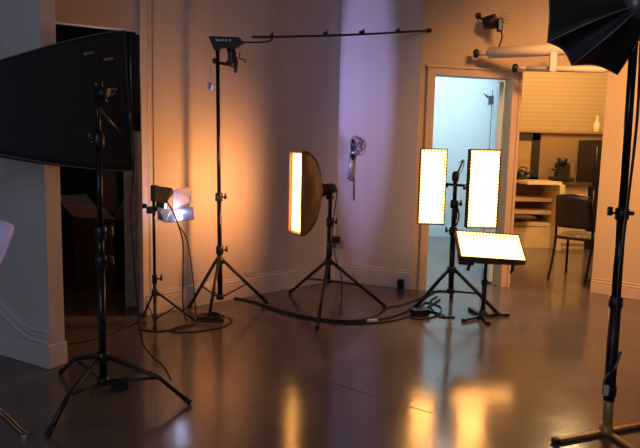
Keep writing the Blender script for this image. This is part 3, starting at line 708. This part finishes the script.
# ------------------------------------------------------------------ kitchen
root = thing('shelf_unit', V((3.0, 8.5, 0)), 'cream open shelf unit with a pale top at the left of the kitchen', 'shelf unit')
x0, x1, y0, y1 = 2.74, 3.29, 8.50, 8.94
bm = new(); box(bm, ((x0 + x1) / 2, y1, .48), (x1 - x0, .02, .86)); build('back_panel', bm, 'shelf_back', root)
bm = new(); box(bm, (x1 + .035, 8.60, .46), (.07, .68, .915)); build('side_panel', bm, 'shelf', root, bevel=.004)
bm = new(); box(bm, (x0 + .01, (y0 + y1) / 2, .46), (.02, .44, .91)); build('side_panel', bm, 'shelf', root)
for z in (.69, .51, .335):
    bm = new(); box(bm, ((x0 + x1) / 2 + .01, (y0 + y1) / 2, z), (x1 - x0 - .03, .44, .055)); build('shelf', bm, 'shelf', root, bevel=.003)
bm = new(); box(bm, ((x0 + x1) / 2, y0 + .02, .15), (x1 - x0, .03, .30)); build('front_panel', bm, 'shelf', root)
bm = new(); box(bm, (3.08, 8.60, .935), (.48, .66, .045)); build('top_board', bm, 'cream', root, bevel=.004)
bm = new(); box(bm, (x0 + .07, 8.45, .455), (.32, .5, .03)); build('dark_shelf', bm, 'counter_dark', root)
ck = thing('kitchen_counter', (3.9, 8.7, 0), 'dark topped kitchen counter behind the chair', 'counter')
bm = new(); box(bm, (3.595, 8.70, .925), (.40, .56, .05)); build('worktop', bm, 'counter_dark', ck, bevel=.005)
bm = new(); box(bm, (3.595, 8.74, .45), (.39, .46, .90)); build('cabinet_body', bm, 'shelf', ck)
for i in range(1):
    bm = new(); box(bm, (3.595, 8.50, .47), (.37, .02, .80)); dd = build('door', bm, 'shelf', ck, bevel=.004)
    bm = new(); tube(bm, [(3.74, 8.48, .75), (3.74, 8.48, .62)], .008, 8); build('handle', bm, 'silver', dd)
mroot = thing('framed_mirror', (3.0, 8.98, .96), 'black framed mirror standing on the left kitchen unit', 'mirror')
mx0, mx1, mz0, mz1 = 2.80, 3.235, .955, 1.645
bm = new()
box(bm, ((mx0 + mx1) / 2, 8.985, mz1 - .055), (mx1 - mx0, .03, .11)); box(bm, (mx1 - .06, 8.985, (mz0 + mz1) / 2), (.12, .03, mz1 - mz0)); box(bm, (mx0 + .012, 8.985, (mz0 + mz1) / 2), (.024, .03, mz1 - mz0)); box(bm, ((mx0 + mx1) / 2, 8.985, mz0 + .02), (mx1 - mx0, .03, .04))
build('frame', bm, 'black', mroot)
bm = new(); box(bm, ((mx0 + mx1) / 2, 8.993, (mz0 + mz1) / 2), (mx1 - mx0 - .02, .008, mz1 - mz0 - .02)); build('mirror_pane', bm, mat('tan_mirror_pane', (.36, .24, .13), .25, noise=.1), mroot)
fr = thing('fridge', (3.96, 8.7, 0), 'tall black fridge at the right end of the kitchen counter', 'fridge')
bm = new(); box(bm, (3.96, 8.72, .775), (.32, .50, 1.55)); build('body', bm, 'black', fr, bevel=.008)
for z0, z1 in ((.06, .92), (.94, 1.54)):
    bm = new(); box(bm, (3.96, 8.455, (z0 + z1) / 2), (.31, .03, z1 - z0)); dd = build('door', bm, 'black_gloss', fr, bevel=.006)
    bm = new(); tube(bm, [(3.83, 8.425, z1 - .08), (3.83, 8.425, z1 - .34)], .009, 8); build('handle', bm, 'grey_metal', dd)
bx_, by_, mz = 3.47, 8.70, .95
mroot = thing('espresso_machine', (bx_, by_, mz), 'small dark coffee machine on the kitchen counter above the chair', 'coffee machine')
bm = new(); box(bm, (bx_, by_, mz + .03), (.28, .24, .06)); build('base', bm, 'black', mroot, bevel=.006)
bm = new(); box(bm, (bx_ + .03, by_ + .06, mz + .16), (.19, .12, .22)); build('body', bm, 'black', mroot, bevel=.01)
bm = new(); tube(bm, [(bx_ + .0, by_, mz + .24), (bx_ + .0, by_, mz + .33)], [.055, .075], 12); build('hopper', bm, 'black', mroot)
bm = new(); tube(bm, [(bx_ - .03, by_ - .04, mz + .18), (bx_ - .17, by_ - .09, mz + .17)], .017, 8); build('filter_handle', bm, 'black', mroot)
bm = new(); tube(bm, spline([(bx_ + .09, by_, mz + .22), (bx_ + .15, by_ - .02, mz + .31), (bx_ + .17, by_ - .04, mz + .26), (bx_ + .17, by_ - .04, mz + .14)]), .010, 6); build('steam_pipe', bm, 'grey_metal', mroot)
kx, ky, kz = 2.92, 8.78, .958
kroot_ = thing('kettle', (kx, ky, kz), 'small black kettle in front of the black framed mirror', 'kettle')
bm = new(); lathe(bm, (kx, ky, kz), Z, [(0, .07), (.01, .08), (.09, .072), (.125, .05), (.13, .012)], 16); build('body', bm, 'black', kroot_)
bm = new(); tube(bm, [(kx + .06, ky - .02, kz + .08), (kx + .14, ky - .04, kz + .12)], [.022, .012], 8); build('spout', bm, 'black', kroot_)
bm = new(); tube(bm, spline([(kx - .06, ky - .02, kz + .09), (kx - .03, ky - .04, kz + .18), (kx + .05, ky - .04, kz + .17), (kx + .06, ky - .02, kz + .10)]), .009, 6); build('handle', bm, 'black', kroot_)
bm = new(); lathe(bm, (kx, ky, kz + .127), Z, [(0, .045), (.01, .04), (.015, .012), (.03, .014), (.035, .005)], 12); build('lid', bm, 'black', kroot_)
bp2 = P(597, 127, 8.97 / K); bz = 1.673
broot_ = thing('bottle', (bp2.x, 8.985, bz), 'small cream bottle on the ledge at the right of the kitchen wall', 'bottle')
bm = new(); lathe(bm, (bp2.x, 8.985, bz), Z, [(0, .04), (.005, .048), (.13, .048), (.16, .02), (.22, .018)], 16); build('body', bm, 'cream', broot_)
bm = new(); lathe(bm, (bp2.x, 8.985, bz + .21), Z, [(0, .022), (.03, .022)], 12); build('cap', bm, 'cream', broot_)
# plates stacked on the pale top
for k in range(2):
    bm = new(); lathe(bm, (2.93 + .2 * k, 8.42, .958), Z, [(0, .03), (.004, .05), (.014, .07), (.016, .068), (.008, .045), (.007, .002)], 18)
    tag(build('saucer', bm, 'cream'), ('pale saucer at the left of the kitchen unit top', 'pale saucer at the right of the kitchen unit top')[k], 'saucer')

# ------------------------------------------------------------------ chair
cc = V((2.81, 6.42, 0)); cf = V((.68, .73, 0)).normalized(); cw = V((cf.y, -cf.x, 0))
croot = thing('dining_chair', cc, 'black padded chair with patterned seat in the kitchen opening, seen from behind', 'chair')
def cp(w, f, z): return cc + cw * w + cf * f + Z * z
bm = new(); box(bm, cp(0, 0, .445), (.40, .40, .03), (cw, cf, Z)); build('seat_frame', bm, 'black', croot, bevel=.008)
bm = new()
grid(bm, lambda u, v: cp(.40 * (u - .5), .39 * (v - .5), .462 + .05 * (math.sin(math.pi * u) * math.sin(math.pi * v)) ** .4), 10, 10); build('seat', bm, 'seat_pad', croot)
for s in (-1, 1):
    bm = new(); tube(bm, spline([cp(.19 * s, -.31, .012), cp(.19 * s, -.22, .25), cp(.19 * s, -.185, .45), cp(.185 * s, -.21, .65), cp(.17 * s, -.27, .86)]), .0145, 8); lg = build('back_leg', bm, 'black_gloss', croot)
    bm = new(); lathe(bm, cp(.19 * s, -.31, 0), Z, [(0, .016), (.03, .016)], 10); build('foot_tip', bm, 'rubber', lg)
    bm = new(); tube(bm, spline([cp(.19 * s, .17, .44), cp(.195 * s, .19, .22), cp(.20 * s, .21, .012)]), .0145, 8); lg = build('leg', bm, 'black_gloss', croot)
    bm = new(); lathe(bm, cp(.20 * s, .21, 0), Z, [(0, .016), (.03, .016)], 10); build('foot_tip', bm, 'rubber', lg)
bm = new(); 
def bkp(u, v):
    z = .56 + .33 * v + .02 * math.sin(math.pi * u) * (v > .5); w = (.185 - .02 * v) * 2 * (u - .5)
    return cp(w, -.20 - .075 * max(0, (z - .6) / .27) - .03 * math.sin(math.pi * u), z)
grid(bm, bkp, 12, 8); build('backrest', bm, 'chair_pad', croot, solid=.05)
bm = new(); tube(bm, spline([bkp(u / 12, 1) for u in range(13)], 2), .014, 8); build('top_rail', bm, 'black_gloss', croot)

# ------------------------------------------------------------------ floor cables
def cable(pts, r, name, label, m='rubber', cat='cable'):
    bm = new(); tube(bm, spline([G(x, y) + Z * (r + (z if len(q) else 0)) for x, y, z, *q in [(a[0], a[1], a[2] if len(a) > 2 else 0, 1) for a in pts]]), r, 6)
    return tag(build(name, bm, m), label, cat)
cable([(225, 298), (250, 302), (290, 314), (330, 321), (375, 321), (405, 313), (422, 300), (436, 292), (447, 292)], .009, 'floor_cable', 'thick black cable running along the floor from the tallest stand to the panel stand')
cable([(265, 308), (300, 318), (345, 324), (390, 322), (420, 312), (440, 300)], .007, 'floor_cable', 'second black cable just in front of the thick one')
cable([(345, 322), (372, 318), (388, 308), (400, 306), (425, 297)], .006, 'floor_cable', 'black cable crossing the right foot of the softbox tripod')
cable([(225, 297), (240, 295), (262, 292), (275, 290)], .006, 'floor_cable', 'short black cable lying along the baseboard by the tallest stand')
cable([(433, 313), (418, 309), (427, 303), (441, 308), (437, 316), (420, 320), (408, 317)], .006, 'floor_cable', 'tangled black cable at the left foot of the panel stand')
cable([(455, 318), (440, 317), (432, 310), (430, 302), (437, 297)], .007, 'floor_cable', 'black cable looping between the panel stand and the short stand')
cable([(69, 345), (95, 340), (120, 331), (140, 321), (150, 312)], .007, 'floor_cable', 'black cable along the threshold of the dark opening')
cable([(140, 330), (155, 332), (175, 330), (195, 326)], .005, 'floor_cable', 'thin black cable on the floor under the barn door light')
bm = new()
pts = [G(210, 322) + V((.10 * math.cos(i * .62) * (1 + .18 * math.sin(i * .37)), .07 * math.sin(i * .62) * (1 + .2 * math.cos(i * .51)), .008 + .0015 * i)) for i in range(34)]
tube(bm, pts, .007, 6); tag(build('cable_coil', bm, 'rubber'), 'untidy coil of black cable on the floor by the tallest stand', 'cable')
cable([(228, 318), (232, 321), (224, 327), (200, 332), (180, 333), (170, 331), (180, 327), (196, 325)], .005, 'floor_cable', 'loose cable loop in front of the coil')
cp0 = G(372, 321.5)
bm = new(); box(bm, cp0 + Z * .014 + V((0, -.03, 0)), (.085, .03, .024), (V((.99, .1, 0)), V((-.1, .99, 0)), Z)); tag(build('cable_connector', bm, 'white_tag', bevel=.006), 'white inline connector on the floor cables', 'connector')
# black transformer near the panel stand feet
q = G(421, 317); root = thing('transformer', q, 'black transformer box at the left foot of the panel stand', 'transformer')
bm = new(); box(bm, q + Z * .03 + V((0, .05, 0)), (.15, .08, .05), (V((.95, .2, 0)), V((-.2, .95, 0)), Z)); build('case', bm, 'black', root, bevel=.008)
bm = new(); tube(bm, spline([q + V((.07, .06, .03)), q + V((.13, .08, .02)), q + V((.2, .03, .008))]), .006, 6); build('lead', bm, 'rubber', root)
# floor cracks
bm = new()
cr = [G(x, y) + Z * .0008 for x, y in ((312, 376), (345, 387), (368, 394), (400, 404), (432, 413))]
for a, b in zip(cr, cr[1:]):
    d = (b - a).normalized(); s = V((-d.y, d.x, 0)) * .0035
    v4 = [bm.verts.new(p) for p in (a - s, b - s, b + s, a + s)]; bm.faces.new(v4)
struct(build('trim_7', bm, 'black'))

# ------------------------------------------------------------------ lights
def area(name, loc, target, size, energy, col, sizey=None, spread=None):
    l = bpy.data.lights.new(name, 'AREA'); l.energy = energy; l.color = col; l.size = size
    if sizey: l.shape = 'RECTANGLE'; l.size_y = sizey
    if spread: l.spread = math.radians(spread)
    o = bpy.data.objects.new(name, l); COL.objects.link(o); o.location = loc
    o.rotation_euler = (V(target) - V(loc)).to_track_quat('-Z', 'Y').to_euler(); return o
def spot(name, loc, target, energy, col, ang, blend=.5, r=.03):
    l = bpy.data.lights.new(name, 'SPOT'); l.energy = energy; l.color = col; l.spot_size = math.radians(ang); l.spot_blend = blend; l.shadow_soft_size = r
    o = bpy.data.objects.new(name, l); COL.objects.link(o); o.location = loc
    o.rotation_euler = (V(target) - V(loc)).to_track_quat('-Z', 'Y').to_euler(); return o
def point(name, loc, energy, col, r=.05):
    l = bpy.data.lights.new(name, 'POINT'); l.energy = energy; l.color = col; l.shadow_soft_size = r
    o = bpy.data.objects.new(name, l); COL.objects.link(o); o.location = loc; return o
area('bright_room_light', (1.7, 7.9, 3.2), (1.8, 8.2, 0), 1.4, 80, (.66, .88, 1.0))
point('kitchen_light', (3.3, 7.3, 2.8), 125, (1.0, .64, .28), .15)
sl = area('softbox_grid_light', fc + sn * .02, fc + sn * .02 + V((-1, .30, -.03)), .2, 16, (1, .37, .11), .6, 140)
vp = C + wn * .03 + wd * .03 + Z * 1.95
va = (wd * .985 + V((wd.y, -wd.x, 0)) * .095).normalized()
vb = spot('violet_beam', vp, vp + va * 2.2 + V((0, 0, -.12)), 120, (.50, .42, 1.0), 17, .7, .02); vb.scale = (1, 5.5, 1)
point('barn_door_glow', P(179, 208, 4.1), 3.2, (.55, .62, 1.0), .02)
area('cool_fill', (-2.2, -2.2, 2.4), (-1.2, 4, 1.0), 2.2, 46, (.56, .70, 1.0))  # added bluish fill from behind the camera, no window there
area('warm_fill', (2.2, 3.5, 3.2), (2.7, 5.7, .8), .7, 58, (1.0, .46, .17), None, 95)  # added unseen warm fill for the door wall and right wall
point('dark_room_fill', (-1.68, 4.55, 1.88), .8, (.75, .88, 1.0), .05)  # added fill lamp to brighten the flaps and felt panel
w = bpy.data.worlds.new('world'); SC.world = w; w.use_nodes = True
w.node_tree.nodes['Background'].inputs[0].default_value = (.66, .55, .56, 1); w.node_tree.nodes['Background'].inputs[1].default_value = .12
SC.view_settings.view_transform = 'Standard'; SC.view_settings.look = 'None'; SC.view_settings.exposure = 0; SC.view_settings.gamma = 1
SC.cycles.use_denoising = True
SC.cycles.max_bounces = 6
